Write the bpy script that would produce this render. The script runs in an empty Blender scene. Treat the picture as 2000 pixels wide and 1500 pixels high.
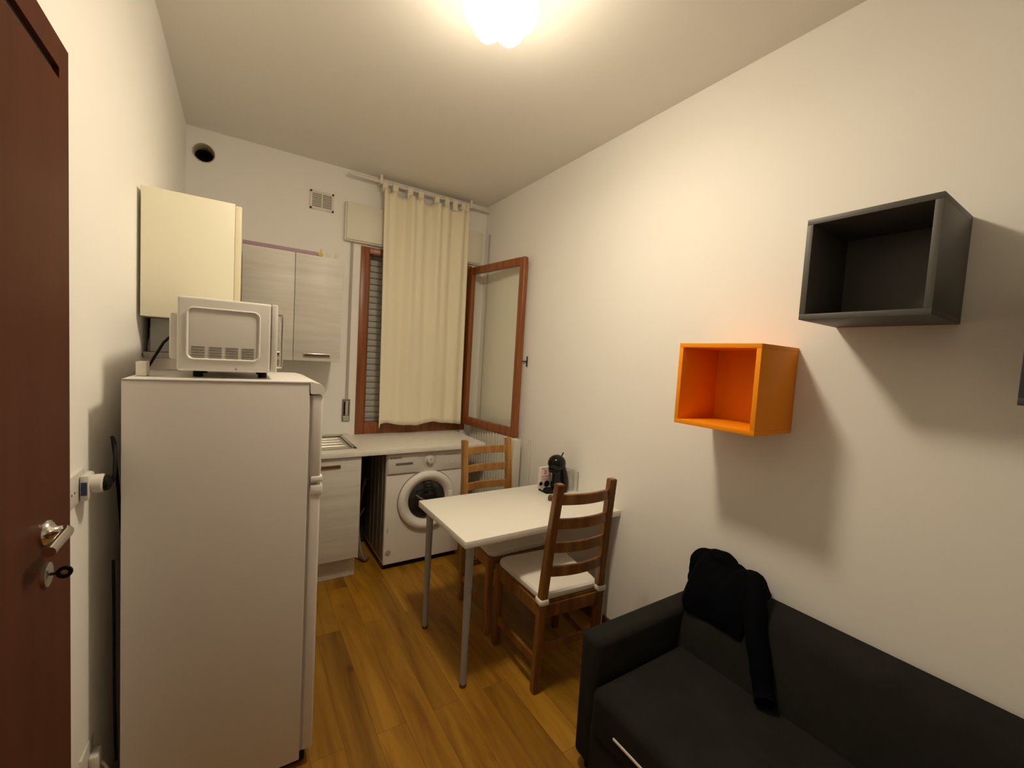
import bpy, bmesh, math, random
from mathutils import Vector, Matrix, noise

S = bpy.context.scene
COL = S.collection
random.seed(7)

# ------------------------------------------------------------------ camera
CZ = 1.5806
F_PX, YAW, PITCH, ROLL = 824.2, 0.57409, 0.05979, 0.058947
fw = Vector((math.sin(YAW)*math.cos(PITCH), math.cos(YAW)*math.cos(PITCH), -math.sin(PITCH)))
rt = Vector((math.cos(YAW), -math.sin(YAW), 0)); up = rt.cross(fw)
rt2 = rt*math.cos(ROLL) + up*math.sin(ROLL); up2 = up*math.cos(ROLL) - rt*math.sin(ROLL)
cd = bpy.data.cameras.new('camera'); cam = bpy.data.objects.new('camera', cd); COL.objects.link(cam)
cd.sensor_width = 36.0; cd.lens = F_PX/2000*36.0; cd.clip_start = 0.02
mw = Matrix.Identity(4)
for i, v in enumerate((rt2, up2, -fw)):
    for j in range(3): mw[j][i] = v[j]
mw.translation = (0, 0, CZ)
cam.matrix_world = mw
S.camera = cam

# ------------------------------------------------------------------ world, exposure
w = bpy.data.worlds.new('night'); S.world = w; w.use_nodes = True
w.node_tree.nodes['Background'].inputs[0].default_value = (0.02, 0.02, 0.03, 1)
w.node_tree.nodes['Background'].inputs[1].default_value = 0.05
vs = S.view_settings
vs.view_transform = 'Standard'; vs.look = 'None'; vs.exposure = 0.0; vs.gamma = 1.0; vs.use_curve_mapping = False
LAMP_COLOR = (1.0, 0.87, 0.65)
LAMP_POWER = 86.0          # emission strength of the glowing glass shade

# ------------------------------------------------------------------ room numbers
R, D, H = 1.876, 3.494, 2.943
YN = -1.15

# ------------------------------------------------------------------ materials
def nt(name):
    m = bpy.data.materials.new(name); m.use_nodes = True
    t = m.node_tree; b = t.nodes['Principled BSDF']
    return m, t, b
def mat(name, col, rough=0.5, metal=0.0, spec=None, bump=0.0, bscale=200.0, var=0.0, vscale=6.0, coat=0.0, sheen=0.0):
    m, t, b = nt(name)
    b.inputs['Base Color'].default_value = (*col, 1)
    b.inputs['Roughness'].default_value = rough
    b.inputs['Metallic'].default_value = metal
    if spec is not None: b.inputs['Specular IOR Level'].default_value = spec
    if coat: b.inputs['Coat Weight'].default_value = coat
    if sheen: b.inputs['Sheen Weight'].default_value = sheen
    tc = t.nodes.new('ShaderNodeTexCoord')
    if var:
        n = t.nodes.new('ShaderNodeTexNoise'); n.inputs['Scale'].default_value = vscale; n.inputs['Detail'].default_value = 4
        t.links.new(tc.outputs['Object'], n.inputs['Vector'])
        r = t.nodes.new('ShaderNodeValToRGB')
        r.color_ramp.elements[0].position = 0.3; r.color_ramp.elements[1].position = 0.7
        r.color_ramp.elements[0].color = (*[c*(1-var) for c in col], 1)
        r.color_ramp.elements[1].color = (*[min(1, c*(1+var)) for c in col], 1)
        t.links.new(n.outputs['Fac'], r.inputs['Fac']); t.links.new(r.outputs['Color'], b.inputs['Base Color'])
    if bump:
        n2 = t.nodes.new('ShaderNodeTexNoise'); n2.inputs['Scale'].default_value = bscale; n2.inputs['Detail'].default_value = 3
        t.links.new(tc.outputs['Object'], n2.inputs['Vector'])
        bp = t.nodes.new('ShaderNodeBump'); bp.inputs['Strength'].default_value = bump; bp.inputs['Distance'].default_value = 0.002
        t.links.new(n2.outputs['Fac'], bp.inputs['Height']); t.links.new(bp.outputs['Normal'], b.inputs['Normal'])
    return m
def wood(name, dark, light, scale=(1, 1, 1), rough=0.4, knots=False, contrast=(0.35, 0.7), spec=0.5):
    """Grain: stretched noise; scale is the stretch along object axes."""
    m, t, b = nt(name)
    tc = t.nodes.new('ShaderNodeTexCoord'); mp = t.nodes.new('ShaderNodeMapping')
    mp.inputs['Scale'].default_value = scale
    t.links.new(tc.outputs['Object'], mp.inputs['Vector'])
    n = t.nodes.new('ShaderNodeTexNoise'); n.inputs['Scale'].default_value = 1.0; n.inputs['Detail'].default_value = 6; n.inputs['Roughness'].default_value = 0.6
    t.links.new(mp.outputs['Vector'], n.inputs['Vector'])
    r = t.nodes.new('ShaderNodeValToRGB')
    r.color_ramp.elements[0].position = contrast[0]; r.color_ramp.elements[0].color = (*dark, 1)
    r.color_ramp.elements[1].position = contrast[1]; r.color_ramp.elements[1].color = (*light, 1)
    t.links.new(n.outputs['Fac'], r.inputs['Fac'])
    out = r.outputs['Color']
    if knots:
        v = t.nodes.new('ShaderNodeTexVoronoi'); v.inputs['Scale'].default_value = 5.0
        t.links.new(tc.outputs['Object'], v.inputs['Vector'])
        kr = t.nodes.new('ShaderNodeValToRGB')
        kr.color_ramp.elements[0].position = 0.03; kr.color_ramp.elements[0].color = (0.35, 0.35, 0.35, 1)
        kr.color_ramp.elements[1].position = 0.07; kr.color_ramp.elements[1].color = (1, 1, 1, 1)
        t.links.new(v.outputs['Distance'], kr.inputs['Fac'])
        mx = t.nodes.new('ShaderNodeMix'); mx.data_type = 'RGBA'; mx.blend_type = 'MULTIPLY'; mx.inputs[0].default_value = 1.0
        t.links.new(out, mx.inputs[6]); t.links.new(kr.outputs['Color'], mx.inputs[7]); out = mx.outputs[2]
    t.links.new(out, b.inputs['Base Color'])
    b.inputs['Roughness'].default_value = rough; b.inputs['Specular IOR Level'].default_value = spec
    return m
def glass(name, refl=0.08, tint=(1, 1, 1)):
    m = bpy.data.materials.new(name); m.use_nodes = True; t = m.node_tree
    t.nodes.clear()
    o = t.nodes.new('ShaderNodeOutputMaterial'); mx = t.nodes.new('ShaderNodeMixShader')
    tr = t.nodes.new('ShaderNodeBsdfTransparent'); tr.inputs[0].default_value = (*tint, 1)
    gl = t.nodes.new('ShaderNodeBsdfGlossy'); gl.inputs['Roughness'].default_value = 0.03
    mx.inputs[0].default_value = refl
    t.links.new(tr.outputs[0], mx.inputs[1]); t.links.new(gl.outputs[0], mx.inputs[2]); t.links.new(mx.outputs[0], o.inputs[0])
    return m
def emit(name, col, strength):
    m, t, b = nt(name)
    b.inputs['Base Color'].default_value = (0.9, 0.88, 0.82, 1)
    b.inputs['Emission Color'].default_value = (*col, 1)
    # the bulbs hang low in the shade: its underside gives more light than its flanks and hardly any leaves at the ceiling
    g = t.nodes.new('ShaderNodeNewGeometry'); sp = t.nodes.new('ShaderNodeSeparateXYZ'); t.links.new(g.outputs['Normal'], sp.inputs[0])
    mr = t.nodes.new('ShaderNodeMapRange'); mr.inputs['From Min'].default_value = 0.05; mr.inputs['From Max'].default_value = -1.0
    mr.inputs['To Min'].default_value = strength*0.22; mr.inputs['To Max'].default_value = strength*1.9
    t.links.new(sp.outputs['Z'], mr.inputs['Value'])
    tc = t.nodes.new('ShaderNodeTexCoord'); s2 = t.nodes.new('ShaderNodeSeparateXYZ'); t.links.new(tc.outputs['Object'], s2.inputs[0])
    m2 = t.nodes.new('ShaderNodeMapRange'); m2.interpolation_type = 'SMOOTHSTEP'
    m2.inputs['From Min'].default_value = -0.06; m2.inputs['From Max'].default_value = -0.165
    m2.inputs['To Min'].default_value = 0.10; m2.inputs['To Max'].default_value = 1.0
    t.links.new(s2.outputs['Z'], m2.inputs['Value'])
    mm = t.nodes.new('ShaderNodeMath'); mm.operation = 'MULTIPLY'
    t.links.new(mr.outputs['Result'], mm.inputs[0]); t.links.new(m2.outputs['Result'], mm.inputs[1])
    t.links.new(mm.outputs[0], b.inputs['Emission Strength'])
    return m
def floor_mat():
    m, t, b = nt('laminate_planks')
    tc = t.nodes.new('ShaderNodeTexCoord'); mp = t.nodes.new('ShaderNodeMapping')
    mp.inputs['Rotation'].default_value = (0, 0, math.radians(90))
    t.links.new(tc.outputs['Object'], mp.inputs['Vector'])
    br = t.nodes.new('ShaderNodeTexBrick')
    br.inputs['Scale'].default_value = 1.0; br.inputs['Brick Width'].default_value = 1.2; br.inputs['Row Height'].default_value = 0.125
    br.inputs['Mortar Size'].default_value = 0.0008; br.offset = 0.37
    br.inputs['Color1'].default_value = (0.0, 0, 0, 1); br.inputs['Color2'].default_value = (1, 1, 1, 1); br.inputs['Mortar'].default_value = (0.2, 0.2, 0.2, 1)
    t.links.new(mp.outputs['Vector'], br.inputs['Vector'])
    # per-plank shift of the grain
    mp2 = t.nodes.new('ShaderNodeMapping'); mp2.inputs['Scale'].default_value = (11, 1.3, 11)
    t.links.new(tc.outputs['Object'], mp2.inputs['Vector'])
    ad = t.nodes.new('ShaderNodeVectorMath'); ad.operation = 'MULTIPLY_ADD'; ad.inputs[1].default_value = (9, 23, 5)
    t.links.new(br.outputs['Color'], ad.inputs[0]); t.links.new(mp2.outputs['Vector'], ad.inputs[2])
    n = t.nodes.new('ShaderNodeTexNoise'); n.inputs['Scale'].default_value = 1.0; n.inputs['Detail'].default_value = 7; n.inputs['Roughness'].default_value = 0.62; n.inputs['Distortion'].default_value = 0.6
    t.links.new(ad.outputs[0], n.inputs['Vector'])
    r = t.nodes.new('ShaderNodeValToRGB'); e = r.color_ramp.elements
    e[0].position = 0.28; e[0].color = (0.18, 0.068, 0.004, 1)
    e[1].position = 0.68; e[1].color = (0.43, 0.215, 0.022, 1)
    k = e.new(0.48); k.color = (0.305, 0.138, 0.009, 1)
    t.links.new(n.outputs['Fac'], r.inputs['Fac'])
    # plank to plank tone
    hv = t.nodes.new('ShaderNodeHueSaturation')
    mr = t.nodes.new('ShaderNodeMapRange'); mr.inputs['To Min'].default_value = 0.78; mr.inputs['To Max'].default_value = 1.15
    t.links.new(br.outputs['Color'], mr.inputs['Value']); t.links.new(mr.outputs['Result'], hv.inputs['Value'])
    t.links.new(r.outputs['Color'], hv.inputs['Color'])
    # knots
    mp3 = t.nodes.new('ShaderNodeMapping'); mp3.inputs['Scale'].default_value = (5.5, 3.0, 1)
    t.links.new(tc.outputs['Object'], mp3.inputs['Vector'])
    v = t.nodes.new('ShaderNodeTexVoronoi'); v.inputs['Scale'].default_value = 1.0; t.links.new(mp3.outputs['Vector'], v.inputs['Vector'])
    kr = t.nodes.new('ShaderNodeValToRGB'); kr.color_ramp.elements[0].position = 0.03; kr.color_ramp.elements[0].color = (0.4, 0.33, 0.3, 1)
    kr.color_ramp.elements[1].position = 0.13; kr.color_ramp.elements[1].color = (1, 1, 1, 1)
    t.links.new(v.outputs['Distance'], kr.inputs['Fac'])
    mx = t.nodes.new('ShaderNodeMix'); mx.data_type = 'RGBA'; mx.blend_type = 'MULTIPLY'; mx.inputs[0].default_value = 0.8
    t.links.new(hv.outputs['Color'], mx.inputs[6]); t.links.new(kr.outputs['Color'], mx.inputs[7])
    mo = t.nodes.new('ShaderNodeMix'); mo.data_type = 'RGBA'; mo.blend_type = 'MIX'
    t.links.new(br.outputs['Fac'], mo.inputs[0]); t.links.new(mx.outputs[2], mo.inputs[6]); mo.inputs[7].default_value = (0.11, 0.045, 0.006, 1)
    t.links.new(mo.outputs[2], b.inputs['Base Color'])
    b.inputs['Roughness'].default_value = 0.42; b.inputs['Specular IOR Level'].default_value = 0.35
    return m

M = dict(
    wall=mat('painted_plaster', (0.935, 0.905, 0.86), 0.85, bump=0.08, bscale=90),
    ceil=mat('ceiling_paint', (0.87, 0.835, 0.775), 0.9),
    floor=floor_mat(),
    white=mat('white_enamel', (0.86, 0.82, 0.77), 0.35, bump=0.02, bscale=300),
    fridge=mat('fridge_enamel', (0.75, 0.70, 0.645), 0.4, bump=0.05, bscale=420),
    plastic=mat('white_plastic', (0.70, 0.665, 0.61), 0.4),
    greyplastic=mat('grey_plastic', (0.42, 0.39, 0.35), 0.5),
    trim=mat('white_trim', (0.80, 0.74, 0.66), 0.5),
    cream=mat('cream_laminate', (0.84, 0.79, 0.62), 0.4),
    boxcream=mat('aged_white_panel', (0.82, 0.77, 0.64), 0.5),
    creamedge=mat('cream_edge', (0.78, 0.70, 0.50), 0.5),
    black=mat('black_rubber', (0.008, 0.007, 0.006), 0.6, spec=0.15),
    gloss=mat('black_gloss', (0.004, 0.004, 0.0045), 0.10, spec=0.3),
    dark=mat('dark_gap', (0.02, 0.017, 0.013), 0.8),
    chrome=mat('chrome', (0.72, 0.70, 0.66), 0.18, 1.0),
    steel=mat('brushed_steel', (0.62, 0.60, 0.55), 0.32, 1.0),
    alu=mat('grey_leg_paint', (0.34, 0.345, 0.335), 0.4),
    hood=mat('grey_hood_paint', (0.40, 0.39, 0.37), 0.45),
    door=wood('door_veneer', (0.066, 0.018, 0.007), (0.105, 0.031, 0.013), (3, 14, 0.9), 0.5, contrast=(0.2, 0.85), spec=0.1),
    window=wood('window_timber', (0.20, 0.055, 0.014), (0.36, 0.115, 0.028), (30, 30, 2.0), 0.35),
    greywood=wood('grey_washed_oak', (0.60, 0.565, 0.50), (0.78, 0.74, 0.67), (1.6, 1.6, 22), 0.45, contrast=(0.3, 0.75)),
    chair=wood('stained_pine', (0.150, 0.058, 0.011), (0.29, 0.128, 0.030), (26, 26, 3.0), 0.4, knots=True),
    pine=wood('lighter_pine', (0.27, 0.120, 0.026), (0.48, 0.245, 0.065), (26, 26, 3.0), 0.4, knots=True),  # the chair wood again in a lighter tone
    cushion=mat('white_cushion_cloth', (0.80, 0.75, 0.68), 0.9, bump=0.2, bscale=500),
    table=mat('white_table_foil', (0.88, 0.85, 0.78), 0.38),
    worktop=mat('white_worktop', (0.86, 0.82, 0.75), 0.35, var=0.04, vscale=25),
    brown=mat('brown_handle', (0.12, 0.045, 0.018), 0.4),
    curtain=mat('cream_curtain', (0.88, 0.80, 0.61), 0.95, bump=0.15, bscale=600),
    shutter=mat('grey_shutter', (0.56, 0.55, 0.49), 0.6),
    grey=mat('dark_grey_lacquer', (0.082, 0.077, 0.069), 0.5),
    bluegrey=mat('blue_grey_lacquer', (0.040, 0.050, 0.058), 0.45),
    orange=mat('orange_lacquer', (0.97, 0.31, 0.006), 0.5, spec=0.2),
    sofa=mat('charcoal_upholstery', (0.0165, 0.0155, 0.0130), 0.95, spec=0.2, bump=0.5, bscale=700, var=0.18, vscale=9),
    jacket=mat('navy_black_cloth', (0.0026, 0.0028, 0.0044), 0.95, spec=0.05, bump=0.4, bscale=300),
    pink=mat('pink_print', (0.75, 0.30, 0.32), 0.6),
    carton=mat('white_carton', (0.78, 0.68, 0.62), 0.6),
    mauve=mat('mauve_card', (0.42, 0.27, 0.33), 0.6),
    yellow=mat('yellow_plastic', (0.62, 0.47, 0.10), 0.5),
    pipe=mat('beige_pipe', (0.46, 0.40, 0.28), 0.6),
    strap=mat('shutter_strap', (0.50, 0.43, 0.35), 0.9),
    radiator=mat('radiator_enamel', (0.72, 0.68, 0.58), 0.4),
    darkglass=mat('dark_door_glass', (0.012, 0.014, 0.016), 0.08, coat=0.3),
    drum=mat('drum_steel', (0.30, 0.31, 0.30), 0.35, 0.8),
    vent=mat('vent_slot_grey', (0.20, 0.18, 0.15), 0.6),
    nicheshade=mat('niche_shade_paint', (0.20, 0.175, 0.15), 0.5),  # dark tone stands in for shade on the washer's side and hose
    dial=mat('dial_grey', (0.62, 0.58, 0.53), 0.5),
    blue=mat('blue_label', (0.03, 0.05, 0.12), 0.5),
    mark=mat('grey_print', (0.16, 0.145, 0.13), 0.6),
    pane=glass('window_glass', 0.05, (0.985, 0.99, 0.965)),
    tank=glass('clear_tank', 0.14, (0.93, 0.93, 0.9)),
    shade=emit('glowing_glass', LAMP_COLOR, LAMP_POWER),
)

# ------------------------------------------------------------------ mesh helpers
def BM(): return bmesh.new()
def box(bm, lo, hi, bev=0.0, seg=2, rz=0.0, piv=None):
    lo = Vector(lo); hi = Vector(hi)
    r = bmesh.ops.create_cube(bm, size=1.0)
    vs_ = r['verts']; c = (lo+hi)/2; s = hi-lo
    for v in vs_: v.co = Vector((v.co.x*s.x, v.co.y*s.y, v.co.z*s.z)) + c
    if bev:
        es = list({e for v in vs_ for e in v.link_edges})
        rr = bmesh.ops.bevel(bm, geom=es, offset=min(bev, min(s)*0.49), segments=seg, affect='EDGES', profile=0.5)
        vs_ = list({v for f in rr['faces'] for v in f.verts} | {v for v in vs_ if v.is_valid})
    if rz:
        p = Vector(piv) if piv else c
        m = Matrix.Translation(p) @ Matrix.Rotation(rz, 4, 'Z') @ Matrix.Translation(-p)
        for v in vs_: v.co = m @ v.co
    return vs_
def ring_loft(bm, rings, closed=True, cap=True):
    """rings: list of lists of Vectors with equal length; quads between them."""
    vr = [[bm.verts.new(p) for p in r] for r in rings]
    n = len(vr[0])
    for a, b in zip(vr, vr[1:]):
        for i in range(n if closed else n-1):
            j = (i+1) % n
            try: bm.faces.new((a[i], a[j], b[j], b[i]))
            except ValueError: pass
    if cap and closed:
        try:
            bm.faces.new(list(reversed(vr[0]))); bm.faces.new(vr[-1])
        except ValueError: pass
    return vr
def frame_of(d):
    d = d.normalized(); a = Vector((0, 0, 1)) if abs(d.z) < 0.9 else Vector((1, 0, 0))
    u = d.cross(a).normalized(); return u, u.cross(d).normalized()
def tube(bm, pts, rad, n=12, cap=True):
    pts = [Vector(p) for p in pts]
    rads = rad if isinstance(rad, (list, tuple)) else [rad]*len(pts)
    rings = []; u = None
    for i, p in enumerate(pts):
        d = (pts[min(i+1, len(pts)-1)] - pts[max(i-1, 0)]).normalized()
        if u is None: u, v = frame_of(d)
        else:
            u = (u - d*u.dot(d)).normalized()
        v = d.cross(u)
        rings.append([p + (u*math.cos(2*math.pi*k/n) + v*math.sin(2*math.pi*k/n))*rads[i] for k in range(n)])
    ring_loft(bm, rings, True, cap)
def smooth_path(pts, k=6):
    pts = [Vector(p) for p in pts]; out = []
    P = [pts[0]] + pts + [pts[-1]]
    for i in range(1, len(P)-2):
        for j in range(k):
            t = j/k; a, b, c, d = P[i-1], P[i], P[i+1], P[i+2]
            out.append(0.5*((2*b)+(c-a)*t+(2*a-5*b+4*c-d)*t*t+(3*b-a-3*c+d)*t**3))
    out.append(pts[-1]); return out
def lathe(bm, prof, center, axis='z', n=48, cap=True):
    """prof: (radius, along)."""
    c = Vector(center); rings = []
    for r, h in prof:
        ring = []
        for k in range(n):
            a = 2*math.pi*k/n; x, y = r*math.cos(a), r*math.sin(a)
            if axis == 'z': p = Vector((x, y, h))
            elif axis == 'y': p = Vector((x, h, y))
            else: p = Vector((h, x, y))
            ring.append(c+p)
        rings.append(ring)
    ring_loft(bm, rings, True, cap)
def prism(bm, poly, axis, a, b, bev=0.0):
    """poly: 2D points; extruded along axis from a to b."""
    def P(q, h):
        if axis == 'x': return Vector((h, q[0], q[1]))
        if axis == 'y': return Vector((q[0], h, q[1]))
        return Vector((q[0], q[1], h))
    vr = ring_loft(bm, [[P(q, a) for q in poly], [P(q, b) for q in poly]])
    if bev:
        vv = [v for r in vr for v in r]
        es = list({e for v in vv for e in v.link_edges})
        bmesh.ops.bevel(bm, geom=es, offset=bev, segments=2, affect='EDGES')
def obj(name, bm, m, parent=None, ang=35, smooth=True):
    bmesh.ops.recalc_face_normals(bm, faces=bm.faces[:])
    off = Vector((0, 0, 0))
    p = parent
    while p is not None:
        off += p.location; p = p.parent
    if parent is not None:
        for v in bm.verts: v.co -= off
    me = bpy.data.meshes.new(name); bm.to_mesh(me); bm.free()
    me.materials.append(M[m] if isinstance(m, str) else m)
    if smooth:
        me.shade_smooth(); me.set_sharp_from_angle(angle=math.radians(ang))
    o = bpy.data.objects.new(name, me); COL.objects.link(o)
    if parent is not None: o.parent = parent
    return o
def bobj(name, lo, hi, m, parent=None, bev=0.003, **k):
    bm = BM(); box(bm, lo, hi, bev, **k); return obj(name, bm, m, parent)
def tag(o, label, cat, group=None):
    o['label'] = label; o['category'] = cat
    if group: o['group'] = group
    return o
def thing(name, label, cat, loc, group=None):
    o = bpy.data.objects.new(name, None); COL.objects.link(o); o.location = loc; o.empty_display_size = 0.05
    return tag(o, label, cat, group)
def struct(o):
    o['kind'] = 'structure'; return o
def dup(root, loc, rz=0.0, label=None):
    def cp(o, par):
        c = o.copy(); COL.objects.link(c); c.parent = par
        for ch in list(o.children): cp(ch, c)
        return c
    r = root.copy(); COL.objects.link(r); r.location = loc; r.rotation_euler = (0, 0, rz)
    if label: r['label'] = label
    for ch in list(root.children): cp(ch, r)
    return r

# ------------------------------------------------------------------ the room shell
struct(bobj('floor', (-0.6, YN-0.2, -0.1), (R+0.2, D+0.2, 0), 'floor', bev=0))
struct(bobj('ceiling', (-0.6, YN-0.2, H), (R+0.2, D+0.2, H+0.1), 'ceil', bev=0))
WX0, WX1, WZ0, WZ1 = 0.780, 1.752, 0.902, 2.392            # window opening
bm = BM()
HC = Vector((-0.22, D, 2.792)); HR = 0.060                   # round flue hole
def wall_sq(bm):
    """back wall piece around the round hole: square ring of quads, front and back"""
    x0, x1, z0, z1 = -0.30, -0.14, 2.70, 2.88
    n = 32; outer = []; inner = []
    for k in range(n):
        a = 2*math.pi*(k+0.5)/n; c, s = math.cos(a), math.sin(a)
        sx = (x1-HC.x)/c if c > 0 else (x0-HC.x)/c
        sz = (z1-HC.z)/s if s > 0 else (z0-HC.z)/s
        t = min(abs(sx), abs(sz)); outer.append((HC.x+c*t, HC.z+s*t)); inner.append((HC.x+c*HR, HC.z+s*HR))
    # put the square's corners in exactly
    for q in ((x0, z0), (x0, z1), (x1, z0), (x1, z1)):
        i = min(range(n), key=lambda k: (outer[k][0]-q[0])**2+(outer[k][1]-q[1])**2); outer[i] = q
    ring_loft(bm, [[Vector((x, D, z)) for x, z in outer], [Vector((x, D, z)) for x, z in inner],
                   [Vector((x, D+0.2, z)) for x, z in inner], [Vector((x, D+0.2, z)) for x, z in outer]], True, False)
wall_sq(bm)
for lo, hi in (((-0.6, 0), (-0.30, H)), ((-0.30, 0), (-0.14, 2.70)), ((-0.30, 2.88), (-0.14, H)), ((-0.14, 0), (WX0, H)),
               ((WX1, 0), (R+0.2, H)), ((WX0, 0), (WX1, WZ0)), ((WX0, WZ1), (WX1, H))):
    box(bm, (lo[0], D, lo[1]), (hi[0], D+0.2, hi[1]))
struct(obj('wall_back', bm, 'wall', smooth=False))
struct(bobj('wall_right', (R, YN-0.2, 0), (R+0.2, D+0.2, H), 'wall', bev=0))
struct(bobj('wall_front', (-0.6, YN-0.2, 0), (R+0.2, YN, H), 'wall', bev=0))
bm = BM()
lw = [(-0.3135, D+0.2), (-0.3135, 2.45), (-0.318, 2.25), (-0.331, 2.05), (-0.348, 1.85), (-0.362, 1.68), (-0.370, 1.52), (-0.373, 1.30), (-0.373, YN-0.2), (-0.60, YN-0.2), (-0.60, D+0.2)]  # bend beside the fridge added so the fridge shadow shows on the wall
prism(bm, lw, 'z', 0, H)
struct(obj('wall_left', bm, 'wall', ang=20))
struct(bobj('baseboard_right', (R-0.012, 1.2, 0), (R, D, 0.07), 'brown', bev=0.002))

# ------------------------------------------------------------------ window (frame, shutter) and its parts
win = struct(bpy.data.objects.new('window_1', None)); COL.objects.link(win); win.location = (1.26, D, WZ0)
fb = BM()
FY0, FY1 = D-0.012, D+0.06
box(fb, (WX0, FY0, WZ0), (WX0+0.066, FY1, WZ1), 0.004)
box(fb, (WX1-0.066, FY0, WZ0), (WX1, FY1, WZ1), 0.004)
box(fb, (WX0+0.066, FY0+0.002, WZ1-0.05), (WX1-0.066, FY1, WZ1), 0.003)
box(fb, (WX0+0.066, FY0+0.002, WZ0), (WX1-0.066, FY1, WZ0+0.095), 0.003)
box(fb, (WX0+0.06, D+0.03, WZ0+0.09), (WX0+0.085, D+0.055, WZ1-0.04), 0.002)
obj('window_frame', fb, 'window', win)
sb = BM()
z = WZ0+0.01
while z < WZ1:
    vs_ = box(sb, (WX0+0.02, D+0.105, z), (WX1-0.02, D+0.12, z+0.046), 0.005)
    z += 0.0505
box(sb, (WX0+0.03, D+0.118, WZ0), (WX1-0.03, D+0.122, WZ1))
so = obj('roller_shutter', sb, 'shutter', win)

# casement leaf swung open against the right wall
leaf = thing('window_casement', 'open brown timber window leaf with clear pane swung beside the right wall', 'window', (1.722, D-0.035, 0.965))
LW, LH, LT = 0.755, 1.400, 0.045
lb = BM()   # local: u along leaf (x), thickness y, z
st = 0.062
box(lb, (0, -LT/2, 0), (st, LT/2, LH), 0.008)
box(lb, (LW-st, -LT/2, 0), (LW, LT/2, LH), 0.014, seg=3)
box(lb, (st-0.004, -LT/2+0.003, LH-st), (LW-st+0.004, LT/2-0.003, LH), 0.006)
box(lb, (st-0.004, -LT/2+0.003, 0), (LW-st+0.004, LT/2-0.003, st+0.01), 0.006)
def loc_obj(name, bm, m, parent):
    """mesh already in the parent's own coordinates"""
    bmesh.ops.recalc_face_normals(bm, faces=bm.faces[:])
    me = bpy.data.meshes.new(name); bm.to_mesh(me); bm.free(); me.materials.append(M[m])
    me.shade_smooth(); me.set_sharp_from_angle(angle=math.radians(35))
    o = bpy.data.objects.new(name, me); COL.objects.link(o); o.parent = parent; return o
loc_obj('sash_frame', lb, 'window', leaf)
b_ = BM(); box(b_, (st-0.01, -0.003, st), (LW-st+0.01, 0.003, LH-st+0.01)); loc_obj('pane', b_, 'pane', leaf)
b_ = BM(); hz = 0.60
box(b_, (LW-0.045, LT/2, hz-0.03), (LW-0.02, LT/2+0.006, hz+0.03), 0.002)
tube(b_, [(LW-0.032, LT/2, hz), (LW-0.032, LT/2+0.022, hz)], 0.006)
tube(b_, [(LW-0.032, LT/2+0.022, hz), (LW+0.020, LT/2+0.022, hz)], 0.004)
tube(b_, [(LW+0.020, LT/2+0.022, hz-0.04), (LW+0.020, LT/2+0.022, hz+0.04)], 0.005)
loc_obj('handle', b_, 'black', leaf)
for hz in (0.12, LH-0.12):
    b_ = BM(); tube(b_, [(-0.006, -LT/2-0.002, hz-0.035), (-0.006, -LT/2-0.002, hz+0.035)], 0.006); loc_obj('hinge', b_, 'brown', leaf)
leaf.rotation_euler = (0, 0, math.atan2(2.715-(D-0.035), 1.822-1.722))

# shutter box above the window
bobx = thing('shutter_box', 'cream roller shutter box above the window, half behind the curtain', 'shutter box', (1.24, D, 2.40))
bobj('casing', (0.648, D-0.040, 2.405), (1.828, D, 2.695), 'trim', bobx, 0.006)
bobj('front_panel', (0.660, D-0.052, 2.416), (1.820, D-0.038, 2.690), 'boxcream', bobx, 0.004)
# shutter strap and winder
stp = thing('shutter_strap', 'beige roller shutter strap running down into a winder left of the window', 'strap', (0.71, D, 1.02))
bobj('strap', (0.703, D-0.010, 1.15), (0.722, D-0.007, 2.41), 'strap', stp, 0)
wn = bobj('winder_plate', (0.680, D-0.012, 1.010), (0.738, D, 1.185), 'vent', stp, 0.003)
bobj('winder_slot', (0.690, D-0.016, 1.06), (0.728, D-0.010, 1.165), 'black', wn, 0.002)
bobj('strap_end', (0.702, D-0.0185, 1.055), (0.723, D-0.0155, 1.172), 'strap', wn, 0.001)
bobj('winder_foot', (0.686, D-0.016, 1.014), (0.732, D-0.011, 1.050), 'steel', wn, 0.003)

# ------------------------------------------------------------------ curtain and its rod
RZ, RY = 2.888, D-0.075
rod = thing('curtain_rod', 'white curtain rod just below the ceiling over the window', 'curtain rod', (1.25, D, RZ))
b_ = BM(); tube(b_, [(0.655, RY, RZ), (1.862, RY, RZ)], 0.011, 16); obj('pole', b_, 'trim', rod)
for x in (0.895, 1.672):
    b_ = BM(); box(b_, (x-0.012, D-0.006, RZ-0.05), (x+0.012, D, RZ+0.05), 0.003)
    box(b_, (x-0.010, RY-0.004, RZ-0.018), (x+0.010, D, RZ-0.010), 0.002)
    box(b_, (x-0.010, RY-0.017, RZ-0.018), (x+0.010, RY-0.012, RZ+0.050), 0.002)
    obj('bracket', b_, 'trim', rod)
cur = thing('curtain', 'cream tab-top curtain hanging over the window, stopping above the worktop', 'curtain', (1.28, RY, 0.985))
TABS = [0.925, 1.005, 1.125, 1.215, 1.355, 1.445, 1.520, 1.600, 1.640]
nu, nv = 150, 46
x0t, x1t, x0b, x1b = 0.912, 1.652, 0.942, 1.668
ZT, ZB = 2.825, 0.985
def cfold(u, v):
    a = 0.022*math.sin(u*2*math.pi*3.3+0.4+0.5*math.sin(v*2.1)) + 0.013*math.sin(u*2*math.pi*6.7+1.3+v*0.8)*(1-0.45*v) + 0.007*math.sin(u*62+1.0)*max(0, 1-1.5*v)
    amp = 1.0-0.35*v
    if u > 0.80: a += 0.018*math.sin((u-0.80)/0.2*math.pi*2.0)
    return a*amp
rings = []
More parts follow.
